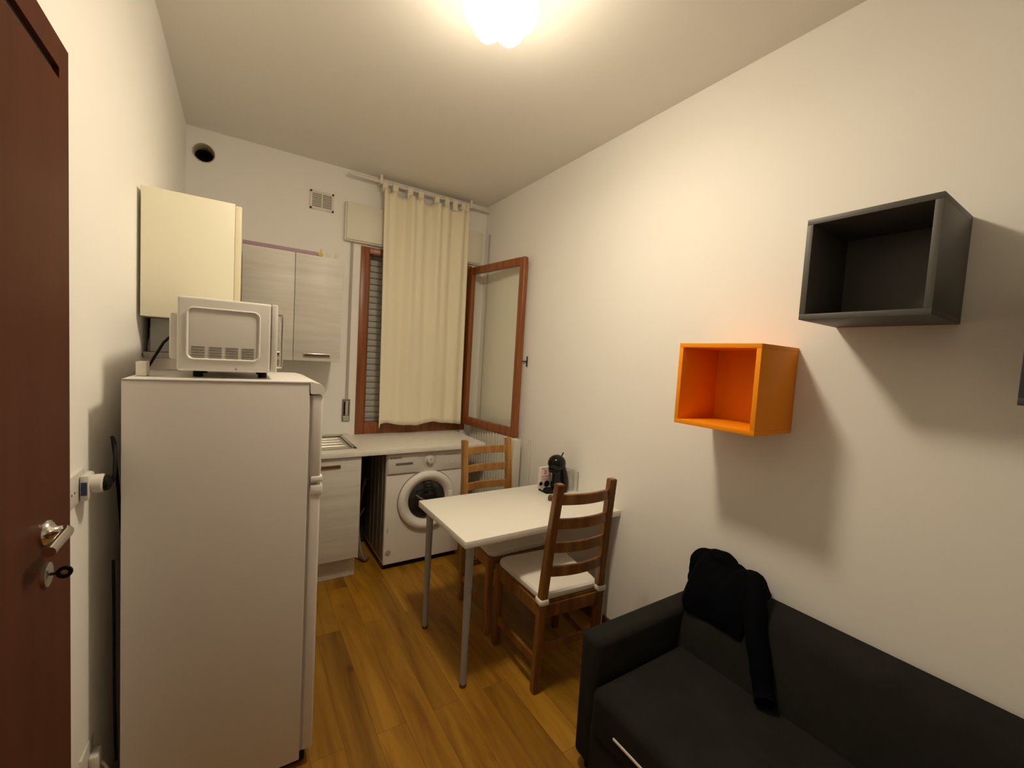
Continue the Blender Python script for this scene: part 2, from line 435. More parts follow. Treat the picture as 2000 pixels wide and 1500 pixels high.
for j in range(nv+1):
    v = j/nv; row = []
    for i in range(nu+1):
        u = i/nu
        xa = x0t+(x1t-x0t)*u; xb = x0b+(x1b-x0b)*u
        x = xa+(xb-xa)*v
        sag = min(abs(x-t) for t in TABS)
        zt = ZT+0.012-0.62*min(sag, 0.05)*(1-min(1, v*6))
        zb = ZB+0.012*math.sin(u*11+0.6)+0.006*math.sin(u*23) - (0.03 if u < 0.012 else 0)
        row.append(Vector((x, RY-0.022-cfold(u, v), zt+(zb-zt)*v)))
    rings.append(row)
b_ = BM(); ring_loft(b_, rings, closed=False, cap=False)
co = obj('drape', b_, 'curtain', cur, ang=80)
so_ = co.modifiers.new('thick', 'SOLIDIFY'); so_.thickness = 0.003
for x in TABS:
    b_ = BM(); pts = []
    wd = 0.021 if x < 1.62 else 0.014
    path = [(RY-0.020, ZT-0.015), (RY-0.018, RZ-0.02), (RY-0.016, RZ+0.002), (RY-0.008, RZ+0.013), (RY+0.004, RZ+0.014), (RY+0.014, RZ+0.004), (RY+0.014, RZ-0.03), (RY+0.006, ZT-0.012)]
    ring_loft(b_, [[Vector((x-wd, y, z)), Vector((x+wd, y, z)), Vector((x+wd, y-0.001, z+0.001)), Vector((x-wd, y-0.001, z+0.001))] for y, z in path])
    obj('tab', b_, 'curtain', co, ang=60)

# ------------------------------------------------------------------ wall fittings
fl = thing('flue_hole', 'round open flue pipe in the back wall near the left ceiling corner', 'flue', (HC.x, D, HC.z))
b_ = BM(); lathe(b_, [(0.060, 0.0), (0.0605, -0.004), (0.056, -0.004), (0.054, 0.0), (0.052, 0.16), (0.059, 0.16)], (HC.x, D, HC.z), 'y', cap=False)
obj('pipe', b_, 'pipe', fl)
b_ = BM(); lathe(b_, [(0.030, 0.060), (0.040, 0.075), (0.053, 0.080), (0.053, 0.15), (0.001, 0.15)], (HC.x-0.008, D, HC.z-0.006), 'y', cap=False); obj('baffle', b_, 'black', fl)
gr = thing('vent_grille', 'small square louvred vent grille in the back wall left of the shutter box', 'vent', (0.488, D, 2.655))
b_ = BM()
gx0, gx1, gz0, gz1 = 0.407, 0.572, 2.592, 2.728
for lo, hi in (((gx0, gz0), (gx1, gz0+0.016)), ((gx0, gz1-0.016), (gx1, gz1)), ((gx0, gz0), (gx0+0.016, gz1)), ((gx1-0.016, gz0), (gx1, gz1))):
    box(b_, (lo[0], D-0.008, lo[1]), (hi[0], D-0.0, hi[1]), 0.002)
obj('frame', b_, 'trim', gr)
b_ = BM()
for k in range(9):
    z = gz0+0.016+k*0.0122
    box(b_, (gx0+0.012, D-0.007, z), (gx1-0.012, D-0.003, z+0.0056), 0)
box(b_, ((gx0+gx1)/2-0.004, D-0.0075, gz0+0.01), ((gx0+gx1)/2+0.004, D-0.003, gz1-0.01))
obj('louvres', b_, 'trim', gr)
bobj('backing', (gx0+0.01, D-0.002, gz0+0.01), (gx1-0.01, D-0.0005, gz1-0.01), 'vent', gr, 0)

# ------------------------------------------------------------------ ceiling lamp
LX, LY = 0.752, 1.378
lamp = thing('ceiling_lamp', 'glowing flower-shaped glass lamp on the ceiling', 'lamp', (LX, LY, H))
b_ = BM(); lathe(b_, [(0.055, H), (0.055, H-0.02), (0.040, H-0.045), (0.0, H-0.045)], (LX, LY, 0), cap=False); obj('ceiling_rose', b_, 'trim', lamp)
b_ = BM(); n = 144; rings = []
prof = [(0.030, 0.012), (0.090, 0.014), (0.126, 0.030), (0.134, 0.070), (0.133, 0.105), (0.130, 0.140), (0.124, 0.160), (0.112, 0.176), (0.094, 0.186), (0.072, 0.188), (0.050, 0.180), (0.028, 0.172), (0.002, 0.170)]
for r, h in prof:
    ring = []
    for k in range(n):
        a = 2*math.pi*k/n; lobe = abs(math.cos(3*(a-0.60)))**0.6
        rr = r*(0.86+0.14*lobe) if r > 0.04 else r
        hh = h-(0.020*(1-lobe) if h > 0.12 and r > 0.04 else 0)
        ring.append(Vector((LX+rr*math.cos(a), LY+rr*math.sin(a), H-0.012-hh)))
    rings.append(ring)
ring_loft(b_, rings, True, True)
obj('glass_shade', b_, 'shade', lamp, ang=70)

# ------------------------------------------------------------------ open brown door at the left
dr = thing('entrance_door', 'open reddish-brown flush door lying against the left wall', 'door', (-0.352, 0.62, 0.006))
bobj('leaf', (-0.368, 0.57, 0.006), (-0.3465, 1.388, 2.203), 'door', dr, 0.003)
b_ = BM(); box(b_, (-0.347, 0.57, 0.006), (-0.335, 1.388, 2.119)); box(b_, (-0.347, 0.57, 2.143), (-0.335, 1.388, 2.203)); box(b_, (-0.347, 1.330, 2.119), (-0.335, 1.388, 2.143)); obj('face_panel', b_, 'door', dr, smooth=False)
bobj('seal_groove', (-0.3468, 0.60, 2.1192), (-0.3455, 1.3298, 2.1428), 'dark', dr, 0)
hb = BM(); hy, hz = 1.232, 1.163
lathe(hb, [(0.026, -0.335), (0.026, -0.327), (0.018, -0.322), (0.012, -0.318), (0.011, -0.308)], (0, hy, hz), 'x', 24)
tube(hb, smooth_path([(-0.320, hy, hz), (-0.305, hy, hz), (-0.300, hy-0.010, hz), (-0.301, hy-0.05, hz-0.002), (-0.303, hy-0.098, hz-0.006)], 6), 0.0105, 14)
obj('lever_handle', hb, 'chrome', dr, 60)
kb = BM(); kz = 1.073
lathe(kb, [(0.025, -0.335), (0.025, -0.329), (0.020, -0.327), (0.001, -0.327)], (0, hy, kz), 'x', 28); lk = obj('lock_rosette', kb, 'steel', dr)
kb = BM(); tube(kb, [(-0.329, hy, kz), (-0.318, hy, kz)], 0.003, 10)
lathe(kb, [(0.006, -0.0025), (0.013, -0.0025), (0.013, 0.0025), (0.006, 0.0025), (0.006, -0.0025)], (-0.306, hy, kz), 'y', 24, cap=False)
obj('key', kb, 'black', lk)

# ------------------------------------------------------------------ wall sockets left of the fridge
def socket(name, label, z, cat='socket'):
    t = thing(name, label, cat, (-0.372, 1.548, z))
    pl = bobj('cover_plate', (-0.3725, 1.484, z-0.043), (-0.360, 1.612, z+0.043), 'plastic', t, 0.004)
    b2 = BM()
    for y in (1.504, 1.528): lathe(b2, [(0.003, -0.3605), (0.003, -0.3595)], (0, y, z-0.005), 'x', 10)
    obj('socket_holes', b2, 'black', pl)
    return t
s1 = socket('wall_socket', 'white wall socket with a plug and adapter beside the brown door', 1.165)
ad = thing('plug_adapter', 'white plug adapter with dark blue label sticking out of the wall socket', 'adapter', (-0.360, 1.592, 1.160))
bobj('body', (-0.360, 1.560, 1.125), (-0.340, 1.622, 1.197), 'plastic', ad, 0.008)
bobj('label', (-0.3555, 1.5585, 1.142), (-0.3435, 1.5605, 1.178), 'blue', ad, 0)
b_ = BM(); lathe(b_, [(0.026, -0.342), (0.026, -0.318), (0.022, -0.315), (0.0, -0.315)], (0, 1.592, 1.165), 'x', 24, cap=False); obj('barrel', b_, 'plastic', ad)
pc = thing('power_cord', 'black fridge plug and cord looping behind the fridge', 'cord', (-0.305, 1.600, 1.165))
b_ = BM(); lathe(b_, [(0.022, -0.3145), (0.021, -0.306), (0.012, -0.300), (0.005, -0.297)], (0, 1.592, 1.165), 'x', 20); obj('plug', b_, 'black', pc)
b_ = BM(); tube(b_, smooth_path([(-0.299, 1.592, 1.165), (-0.296, 1.600, 1.19), (-0.302, 1.64, 1.255), (-0.32, 1.70, 1.275), (-0.33, 1.78, 1.22), (-0.33, 1.86, 1.0), (-0.325, 1.95, 0.6), (-0.31, 2.0, 0.2)], 8), 0.0045, 8); obj('cable', b_, 'black', pc)
b_ = BM(); tube(b_, smooth_path([(-0.313, 1.68, 0.9), (-0.318, 1.72, 0.7), (-0.313, 1.70, 0.45), (-0.318, 1.75, 0.2)], 8), 0.004, 8); obj('loose_cable', b_, 'black', pc)
s2 = thing('low_wall_socket', 'white low wall socket with a plug near the floor beside the door', 'socket', (-0.372, 1.64, 0.32))
bobj('cover_plate', (-0.3725, 1.585, 0.275), (-0.360, 1.700, 0.362), 'plastic', s2, 0.004)
pg = bobj('plug', (-0.361, 1.640, 0.262), (-0.338, 1.690, 0.318), 'plastic', s2, 0.006)
b_ = BM(); tube(b_, smooth_path([(-0.339, 1.67, 0.275), (-0.330, 1.68, 0.25), (-0.315, 1.71, 0.15), (-0.33, 1.72, 0.03)], 6), 0.004, 8); obj('cord', b_, 'plastic', pg)

# ------------------------------------------------------------------ fridge
FX0, FX1, FXD, FY, FYB, FZ = -0.290, 0.2105, 0.2555, 1.641, 2.185, 1.457
fr = thing('fridge_freezer', 'tall white fridge freezer seen from its blank side', 'fridge', (0, 1.9, 0))
bobj('cabinet', (FX0, FY, 0.035), (FX1, FYB, FZ-0.0045), 'fridge', fr, 0.003, seg=3)
b_ = BM()
# lid with the front lip curving down over the top door
prof = [(FX0, FZ-0.004), (FX0, FZ-0.002), (FX0+0.004, FZ), (FX1+0.005, FZ), (FXD-0.010, FZ-0.008), (FXD+0.002, FZ-0.022), (FXD+0.003, FZ-0.045), (FX1+0.006, FZ-0.045), (FX1+0.001, FZ-0.040), (FX1+0.001, FZ-0.004)]
prism(b_, prof, 'y', FY-0.002, FYB, 0.001)
obj('lid', b_, 'white', fr)
def fdoor(name, z0, z1):
    b2 = BM(); box(b2, (FX1+0.006, FY+0.002, z0), (FXD, FYB-0.002, z1), 0.009, seg=3); return obj(name, b2, 'fridge', fr)
fdoor('freezer_door', 1.110, FZ-0.048); fdoor('fridge_door', 0.062, 1.072)
bobj('freezer_door_grip', (FX1+0.010, FY-0.001, 1.090), (FXD+0.006, FYB-0.002, 1.112), 'white', fr, 0.004)
bobj('fridge_door_grip', (FX1+0.010, FY-0.001, 1.042), (FXD+0.006, FYB-0.002, 1.080), 'white', fr, 0.004)
bobj('door_gap', (FX1+0.008, FY+0.010, 1.078), (FXD-0.012, FYB-0.01, 1.092), 'greyplastic', fr, 0)
bobj('gasket', (FX1-0.002, FY+0.006, 0.066), (FX1+0.008, FYB-0.006, FZ-0.05), 'greyplastic', fr, 0)
bobj('plinth', (FX0+0.01, FY+0.02, 0.012), (FX1+0.02, FYB-0.02, 0.05), 'black', fr, 0.002)
for x in (FX0+0.04, FX1-0.02):
    for y in (FY+0.05, FYB-0.05):
        b2 = BM(); lathe(b2, [(0.016, 0), (0.016, 0.03)], (x, y, 0), 'z', 16); obj('foot', b2, 'black', fr)

# ------------------------------------------------------------------ microwave on top of the fridge
mo = thing('microwave_oven', 'white microwave oven on top of the fridge, vented side forward', 'microwave', (-0.03, 1.88, FZ))
MX0, MX1, MY0, MY1, MZ0, MZ1 = -0.170, 0.089, 1.700, 2.065, 1.481, 1.719
bobj('case', (MX0, MY0, MZ0), (MX1, MY1, MZ1), 'plastic', mo, 0.008, seg=3)
bobj('rear_bulge', (MX0-0.021, MY0+0.02, MZ0+0.035), (MX0+0.01, MY1-0.05, MZ1-0.055), 'plastic', mo, 0.008)
# raised rim of the side panel
def rrect(cx, cz, w_, h_, r, n=8):
    out = []
    for (sx, sz, a0) in ((1, 1, 0), (-1, 1, 90), (-1, -1, 180), (1, -1, 270)):
        for k in range(n+1):
            a = math.radians(a0+90*k/n)
            out.append((cx+sx*(w_/2-r)+r*math.cos(a), cz+sz*(h_/2-r)+r*math.sin(a)))
    return out
b_ = BM(); cx, cz, w_, h_ = -0.045, 1.602, 0.206, 0.172
tube_pts = [(x, MY0, z) for x, z in rrect(cx, cz, w_, h_, 0.02)]
o1 = rrect(cx, cz, w_, h_, 0.022); o2 = rrect(cx, cz, w_-0.007, h_-0.007, 0.019); o3 = rrect(cx, cz, w_-0.016, h_-0.016, 0.015)
ring_loft(b_, [[Vector((x, MY0+0.001, z)) for x, z in o1], [Vector((x, MY0-0.005, z)) for x, z in o2], [Vector((x, MY0-0.0005, z)) for x, z in o3]], True, False)
obj('side_panel_rim', b_, 'plastic', mo, 60)
b_ = BM()
for k, vx in enumerate((-0.133, -0.087, -0.041, 0.004)):
    for i in range(5):
        zz = 1.521+i*0.0088
        box(b_, (vx, MY0-0.0012, zz), (vx+0.035, MY0+0.002, zz+0.0045), 0)
obj('vent_slots', b_, 'vent', mo)
bobj('door', (MX1+0.0006, MY0, MZ0+0.002), (MX1+0.020, MY1, MZ1), 'plastic', mo, 0.005)
b_ = BM(); hy = MY0+0.03
tube(b_, smooth_path([(MX1+0.018, hy, 1.684), (MX1+0.030, hy, 1.684), (MX1+0.034, hy, 1.676), (MX1+0.034, hy, 1.60), (MX1+0.034, hy, 1.510), (MX1+0.030, hy, 1.502), (MX1+0.018, hy, 1.502)], 5), 0.0055, 10)
obj('door_handle', b_, 'chrome', mo)
b_ = BM(); lathe(b_, [(0.004, MY0+0.001), (0.004, MY0-0.0015), (0, MY0-0.002)], (-0.011, 0, 1.490), 'y', 12, cap=False); obj('screw', b_, 'chrome', mo)
for x in (MX0+0.05, MX1-0.02):
    for y in (MY0+0.09, MY1-0.05):
        b2 = BM(); lathe(b2, [(0.014, FZ), (0.014, MZ0+0.002)], (x, y, 0), 'z', 16); obj('foot', b2, 'black', mo)
b_ = BM(); tube(b_, [(MX0-0.018, 1.86, 1.606), (-0.222, 1.868, 1.565), (-0.26, 1.875, 1.485), (-0.275, 1.885, FZ+0.004), (-0.284, 1.95, FZ+0.004)], 0.0045, 8); obj('power_cable', b_, 'black', mo)
bl = bobj('trim_block', (-0.274, 1.74, FZ+0.0005), (-0.248, 1.80, FZ+0.046), 'trim', None, 0.003)
tag(bl, 'small cream block on the back left corner of the fridge top', 'block')

# ------------------------------------------------------------------ cream wall cabinet on the left wall, grey hood below
cc = thing('cream_wall_cabinet', 'cream wall cabinet on the left wall above the microwave', 'cabinet', (-0.17, 2.09, 1.655))
CB0, CB1 = 2.085, 2.98
bobj('carcass', (-0.3165, CB0, 1.660), (-0.027, CB1, 2.136), 'cream', cc, 0.002)
bobj('door', (-0.0262, CB0+0.003, 1.662), (-0.004, 2.53, 2.130), 'creamedge', cc, 0.002)
bobj('door', (-0.0262, 2.535, 1.662), (-0.004, CB1-0.004, 2.130), 'creamedge', cc, 0.002)
b_ = BM(); lathe(b_, [(0.008, 2.1355), (0.006, 2.150), (0.0, 2.152)], (-0.135, 2.20, 0), 'z', 12, cap=False)
tag(obj('black_stub', b_, 'black'), 'tiny black stub standing on the cream wall cabinet', 'stub')
hd = thing('range_hood', 'grey range hood under the cream wall cabinet, mostly behind the microwave', 'range hood', (-0.15, 2.12, 1.50))
bobj('body', (-0.298, 2.165, 1.525), (-0.03, 2.72, 1.658), 'hood', hd, 0.003)
bobj('bottom_rim', (-0.318, 2.160, 1.500), (-0.03, 2.73, 1.524), 'greyplastic', hd, 0.002)
bobj('gap_shade_box', (-0.3220, 2.26, 1.5245), (-0.2985, 2.72, 1.658), 'black', hd, 0)  # black filler imitating the shaded gap between hood and wall
b_ = BM(); tube(b_, smooth_path([(-0.308, 2.245, 1.62), (-0.306, 2.235, 1.59), (-0.309, 2.22, 1.55), (-0.306, 2.20, 1.5275)], 5), 0.004, 8); obj('cord', b_, 'plastic', hd)

# ------------------------------------------------------------------ grey wall cabinet and things on top
gc = thing('grey_wall_cabinet', 'grey washed-oak two-door wall cabinet on the back wall', 'cabinet', (0.295, D, 1.482))
GY = 3.164
bobj('carcass', (0.000, GY+0.020, 1.484), (0.592, D, 2.196), 'greywood', gc, 0.002)
def handle(parent, x0, x1, z, y):
    h = bobj('handle', (x0, y-0.010, z-0.014), (x1, y+0.001, z+0.012), 'steel', parent, 0.004)
    bobj('handle_insert', (x0+0.008, y-0.0125, z-0.007), (x1-0.004, y-0.004, z+0.007), 'brown', h, 0.002)
d1 = bobj('door', (0.001, GY, 1.485), (0.2935, GY+0.019, 2.195), 'greywood', gc, 0.0015)
d2 = bobj('door', (0.2965, GY, 1.485), (0.591, GY+0.019, 2.195), 'greywood', gc, 0.0015)
handle(d1, 0.066, 0.236, 1.525, GY); handle(d2, 0.356, 0.526, 1.525, GY)
b_ = BM(); box(b_, (0.0, 3.175, 2.197), (0.425, 3.205, 2.222), 0.003)
tag(obj('mauve_long_box', b_, 'mauve'), 'long flat mauve box lying along the top of the grey wall cabinet', 'box')
yl = thing('yellow_clip', 'small yellow clip beside the mauve box on the grey cabinet', 'clip', (0.445, 3.18, 2.197))
bobj('body', (0.428, 3.17, 2.197), (0.462, 3.20, 2.221), 'yellow', yl, 0.004)
b_ = BM(); tube(b_, [(0.448, 3.185, 2.219), (0.452, 3.185, 2.247)], 0.003, 8); obj('prong', b_, 'yellow', yl)
rk = thing('dish_rack', 'small white wire rack with upright prongs on the grey cabinet', 'rack', (0.53, 3.25, 2.197))
b_ = BM(); tube(b_, [(0.48, 3.21, 2.200), (0.58, 3.21, 2.200)], 0.003, 8); tube(b_, [(0.48, 3.27, 2.200), (0.58, 3.27, 2.200)], 0.003, 8)
for x in (0.485, 0.53, 0.575): tube(b_, [(x, 3.205, 2.200), (x, 3.275, 2.200)], 0.0025, 8)
obj('base_wires', b_, 'trim', rk)
for x, t in ((0.490, 0.004), (0.502, 0.010), (0.545, 0.004), (0.560, 0.008)):
    b_ = BM(); tube(b_, [(x, 3.21, 2.200), (x+t, 3.21, 2.236)], 0.0028, 8); obj('prong', b_, 'trim', rk)

# ------------------------------------------------------------------ worktop, sink, base cabinet
wt = thing('worktop', 'white kitchen worktop under the window above the washing machine', 'worktop', (0.8, 3.2, 0.862))
SX0, SX1, SY0, SY1 = 0.05, 0.687, 2.975, 3.478
b_ = BM()
WF = D-0.600
for lo, hi in (((-0.30, WF), (SX0+0.01, D)), ((SX1-0.01, WF), (1.650, D)), ((SX0+0.01, WF), (SX1-0.01, SY0+0.01)), ((SX0+0.01, SY1-0.01), (SX1-0.01, D))):
    box(b_, (lo[0], lo[1], 0.864), (hi[0], hi[1], 0.900))
bmesh.ops.remove_doubles(b_, verts=b_.verts[:], dist=0.0001)
obj('board', b_, 'worktop', wt, smooth=False)
bobj('upstand', (-0.30, D-0.010, 0.9005), (0.735, D-0.001, 0.914), 'trim', wt, 0.003)
b_ = BM(); tube(b_, [(-0.30, WF-0.001, 0.882), (1.650, WF-0.001, 0.882)], 0.017, 12)
bobj('front_edge', (-0.30, WF-0.004, 0.864), (1.650, WF+0.001, 0.9), 'worktop', wt, 0.002); b_.free()
struct(bobj('niche_shade_board', (0.7045, D-0.014, 0.001), (1.50, D, 0.8635), 'dark', None, 0))  # added dark sheet, imitates the shade in the niche by the washer
bobj('wall_support', (1.600, D-0.55, 0.80), (1.640, D-0.001, 0.863), 'brown', wt, 0.002)
sk = thing('kitchen_sink', 'steel sink with ribbed drainer set into the worktop', 'sink', (0.37, 3.22, 0.90))
b_ = BM()
for lo, hi in (((SX0, SY0), (SX1, SY0+0.03)), ((SX0, SY1-0.03), (SX1, SY1)), ((SX1-0.024, SY0), (SX1, SY1)), ((SX0, SY0), (SX0+0.02, SY1)), ((0.40, SY0), (0.43, SY1))):
    box(b_, (lo[0], lo[1], 0.9005), (hi[0], hi[1], 0.906), 0.002)
obj('rim', b_, 'steel', sk)
b_ = BM(); box(b_, (0.42, SY0+0.02, 0.894), (SX1-0.02, SY1-0.02, 0.8965))
for k in range(5):
    y = SY0+0.075+k*0.085
    tube(b_, [(0.45, y, 0.8975), (SX1-0.05, y, 0.8975)], 0.0085, 10)
obj('drainer', b_, 'steel', sk)
b_ = BM(); bx0, bx1, by0, by1 = 0.06, 0.405, SY0+0.02, SY1-0.02
ring_loft(b_, [[Vector(p) for p in ((bx0, by0, 0.902), (bx1, by0, 0.902), (bx1, by1, 0.902), (bx0, by1, 0.902))], [Vector(p) for p in ((bx0+0.02, by0+0.02, 0.75), (bx1-0.02, by0+0.02, 0.75), (bx1-0.02, by1-0.02, 0.75), (bx0+0.02, by1-0.02, 0.75))]], True, False)
vv = b_.verts[-4:] if False else list(b_.verts)[4:]
b_.faces.new(vv)
obj('bowl', b_, 'steel', sk)
bc = thing('base_cabinet', 'grey washed-oak base cabinet under the sink beside the washing machine', 'cabinet', (0.48, 3.2, 0))
BY = D-0.582
bobj('carcass', (0.43, BY+0.020, 0.150), (0.704, D-0.02, 0.862), 'greywood', bc, 0.002)
bd = bobj('door', (0.432, BY, 0.158), (0.7045, BY+0.019, 0.856), 'greywood', bc, 0.0015)
handle(bd, 0.445, 0.572, 0.806, BY)
bobj('plinth', (0.43, BY+0.075, 0.0), (0.700, BY+0.091, 0.150), 'greywood', bc, 0.001)
bobj('side_panel', (0.686, BY+0.09, 0.0), (0.700, D-0.02, 0.150), 'greywood', bc, 0.001)

# ------------------------------------------------------------------ washing machine
wm = thing('washing_machine', 'white front-loading washing machine under the worktop', 'washing machine', (1.2, 3.0, 0))
WY = 2.935; WX0_, WX1_ = 0.885, 1.478
bobj('body', (WX0_, WY, 0.042), (WX1_, D-0.03, 0.856), 'white', wm, 0.007, seg=3)
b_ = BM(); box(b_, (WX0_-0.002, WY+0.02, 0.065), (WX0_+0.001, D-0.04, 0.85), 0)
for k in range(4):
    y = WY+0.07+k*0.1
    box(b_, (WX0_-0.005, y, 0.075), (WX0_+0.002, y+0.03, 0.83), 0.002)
obj('side_panel', b_, 'nicheshade', wm)  # side of the white body coloured dark to imitate shade
bobj('control_panel', (WX0_+0.002, WY-0.008, 0.705), (WX1_-0.002, WY+0.004, 0.854), 'plastic', wm, 0.004)
bobj('panel_seam', (WX0_+0.004, WY-0.0015, 0.697), (WX1_-0.004, WY+0.002, 0.704), 'greyplastic', wm, 0)
dw = bobj('detergent_drawer', (WX0_+0.010, WY-0.013, 0.712), (1.112, WY-0.006, 0.848), 'plastic', wm, 0.003)
bobj('drawer_grip', (0.945, WY-0.0145, 0.770), (1.072, WY-0.012, 0.788), 'mark', dw, 0.001)
KX, KZ = 1.200, 0.793
kn = BM(); lathe(kn, [(0.038, WY-0.007), (0.036, WY-0.012), (0.027, WY-0.014), (0.024, WY-0.034), (0.021, WY-0.038), (0.0, WY-0.038)], (KX, 0, KZ), 'y', 32, cap=False); ko = obj('programme_dial', kn, 'plastic', wm)
bobj('dial_pointer', (KX-0.003, WY-0.0395, KZ+0.004), (KX+0.003, WY-0.037, KZ+0.020), 'greyplastic', ko, 0.001)
b_ = BM(); lathe(b_, [(0.060, WY-0.0078), (0.060, WY-0.0084), (0.0, WY-0.0084)], (KX, 0, KZ), 'y', 32, cap=False); obj('dial_scale', b_, 'dial', wm)
b_ = BM(); box(b_, (1.320, WY-0.0088, 0.818), (1.450, WY-0.0078, 0.824)); obj('display_marks', b_, 'greyplastic', wm)
for x in (1.34, 1.385, 1.43):
    b_ = BM(); lathe(b_, [(0.009, WY-0.007), (0.009, WY-0.012), (0.0, WY-0.012)], (x, 0, 0.765), 'y', 16, cap=False); obj('button', b_, 'trim', wm)
fc = bpy.data.curves.new('lettering', 'FONT'); fc.body = 'BOMANN'; fc.size = 0.019; fc.extrude = 0.0005; fc.offset = 0.0006; fc.align_x = 'LEFT'
fo = bpy.data.objects.new('lettering', fc); COL.objects.link(fo)
bpy.context.view_layer.update()
me = bpy.data.meshes.new_from_object(fo.evaluated_get(bpy.context.evaluated_depsgraph_get()))
COL.objects.unlink(fo); bpy.data.objects.remove(fo)
me.materials.clear(); me.materials.append(M['mark'])
me.transform(Matrix.Translation(Vector((0.905, WY-0.0135, 0.819))-wm.location) @ Matrix.Rotation(math.radians(90), 4, 'X'))
lo_ = bpy.data.objects.new('lettering', me); COL.objects.link(lo_); lo_.parent = dw
DX, DZ = 1.196, 0.490
b_ = BM(); lathe(b_, [(0.226, WY+0.001), (0.226, WY-0.003), (0.219, WY-0.005), (0.219, WY+0.001)], (DX, 0, DZ), 'y', 64, cap=False); obj('door_recess', b_, 'vent', wm)
b_ = BM(); lathe(b_, [(0.221, WY-0.002), (0.221, WY-0.018), (0.212, WY-0.030), (0.190, WY-0.036), (0.180, WY-0.034), (0.150, WY-0.014), (0.144, WY-0.002), (0.142, WY+0.004)], (DX, 0, DZ), 'y', 72, cap=False); pd = obj('door_ring', b_, 'white', wm, 60)
b_ = BM(); lathe(b_, [(0.145, WY-0.003), (0.135, WY-0.008), (0.100, WY-0.024), (0.05, WY-0.033), (0.0, WY-0.035)], (DX, 0, DZ), 'y', 64, cap=False); obj('door_glass', b_, 'darkglass', pd, 60)
b_ = BM(); tube(b_, smooth_path([(DX-0.095, WY-0.022, DZ+0.050), (DX-0.045, WY-0.034, DZ+0.012), (DX+0.02, WY-0.037, DZ-0.035)], 5), [0.006+0.0007*k for k in range(11)], 10); obj('drum_fin', b_, 'drum', pd)
b_ = BM(); box(b_, (DX+0.158, WY-0.040, DZ-0.045), (DX+0.196, WY-0.024, DZ+0.06), 0.008); obj('door_grip', b_, 'white', pd)
b_ = BM(); lathe(b_, [(0.020, WY+0.001), (0.020, WY-0.003), (0.015, WY-0.004), (0.0, WY-0.004)], (0.918, 0, 0.132), 'y', 24, cap=False); obj('filter_cap', b_, 'greyplastic', wm)
bobj('screw_cover', (0.903, WY-0.002, 0.280), (0.911, WY+0.002, 0.312), 'greyplastic', wm, 0)
for x in (WX0_+0.06, WX1_-0.06):
    for y in (WY+0.06, D-0.09):
        b2 = BM(); lathe(b2, [(0.02, 0), (0.02, 0.06)], (x, y, 0), 'z', 16); obj('foot', b2, 'black', wm)
bobj('kickboard', (WX0_+0.01, WY+0.03, 0.004), (WX1_-0.01, WY+0.045, 0.043), 'black', wm, 0)
b_ = BM(); tube(b_, smooth_path([(0.87, D-0.06, 0.55), (0.82, D-0.12, 0.40), (0.79, D-0.20, 0.22), (0.78, 3.16, 0.10), (0.80, 3.12, 0.03), (0.84, 3.16, 0.02)], 8), 0.012, 10); obj('drain_hose', b_, 'nicheshade', wm)  # hose darkened in colour to sit in the imitated shade
b_ = BM(); tube(b_, smooth_path([(0.87, D-0.05, 0.30), (0.80, D-0.10, 0.20), (0.75, 3.28, 0.05), (0.77, 3.20, 0.012), (0.81, 3.24, 0.012)], 8), 0.005, 8); obj('power_cable', b_, 'plastic', wm)

# ------------------------------------------------------------------ radiator and pipe on the right wall
ra = thing('radiator', 'cream ribbed radiator on the right wall below the open window leaf', 'radiator', (R-0.06, 3.0, 0.22))
RY0, RY1, RZ0, RZ1 = 2.655, 3.415, 0.22, 0.965
b_ = BM(); y = RY0
while y < RY1-0.02:
    box(b_, (R-0.108, y, RZ0), (R-0.040, y+0.023, RZ1), 0.008, seg=3)
    y += 0.045
obj('columns', b_, 'radiator', ra)
for z in (RZ0+0.05, RZ1-0.05):
    b_ = BM(); tube(b_, [(R-0.074, RY0+0.004, z), (R-0.074, RY1-0.02, z)], 0.016, 12); obj('header', b_, 'radiator', ra)
for y in (RY0+0.10, RY1-0.13): bobj('bracket', (R-0.045, y, RZ1-0.2), (R, y+0.03, RZ1-0.16), 'radiator', ra)
b_ = BM(); tube(b_, smooth_path([(R-0.074, RY0+0.006, RZ0+0.05), (R-0.074, RY0-0.03, RZ0+0.05), (R-0.05, RY0-0.045, RZ0+0.02), (R-0.04, RY0-0.045, 0.0)], 6), 0.010, 12); obj('feed_pipe', b_, 'radiator', ra)
b_ = BM(); tube(b_, [(R-0.012, 2.585, 0.07), (R-0.012, 2.585, 0.97)], 0.008, 10); tag(obj('heating_pipe', b_, 'trim'), 'thin white vertical pipe on the right wall at the near end of the radiator', 'pipe')
b_ = BM(); tube(b_, [(R-0.009, 3.40, 0.98), (R-0.009, 3.40, 2.68)], 0.006, 10); tag(obj('corner_pipe', b_, 'strap'), 'thin vertical pipe on the right wall behind the open window leaf', 'pipe')

# ------------------------------------------------------------------ table
TX0, TX1, TY0, TY1, TZ = 0.872, 1.872, 1.655, 2.257, 0.740
tb = thing('dining_table', 'small white table with grey tube legs against the right wall', 'table', (1.37, 1.955, 0))
bobj('table_top', (TX0, TY0, TZ-0.034), (TX1, TY1, TZ), 'table', tb, 0.0025)
for x in (TX0+0.052, TX1-0.052):
    for y in (TY0+0.052, TY1-0.052):
        b_ = BM(); lathe(b_, [(0.015, 0.012), (0.0195, TZ-0.10), (0.0205, TZ-0.036)], (x, y, 0), 'z', 28); lg = obj('leg', b_, 'alu', tb)
        b_ = BM(); lathe(b_, [(0.017, 0), (0.017, 0.014), (0.014, 0.018)], (x, y, 0), 'z', 20); obj('foot', b_, 'brown', lg)

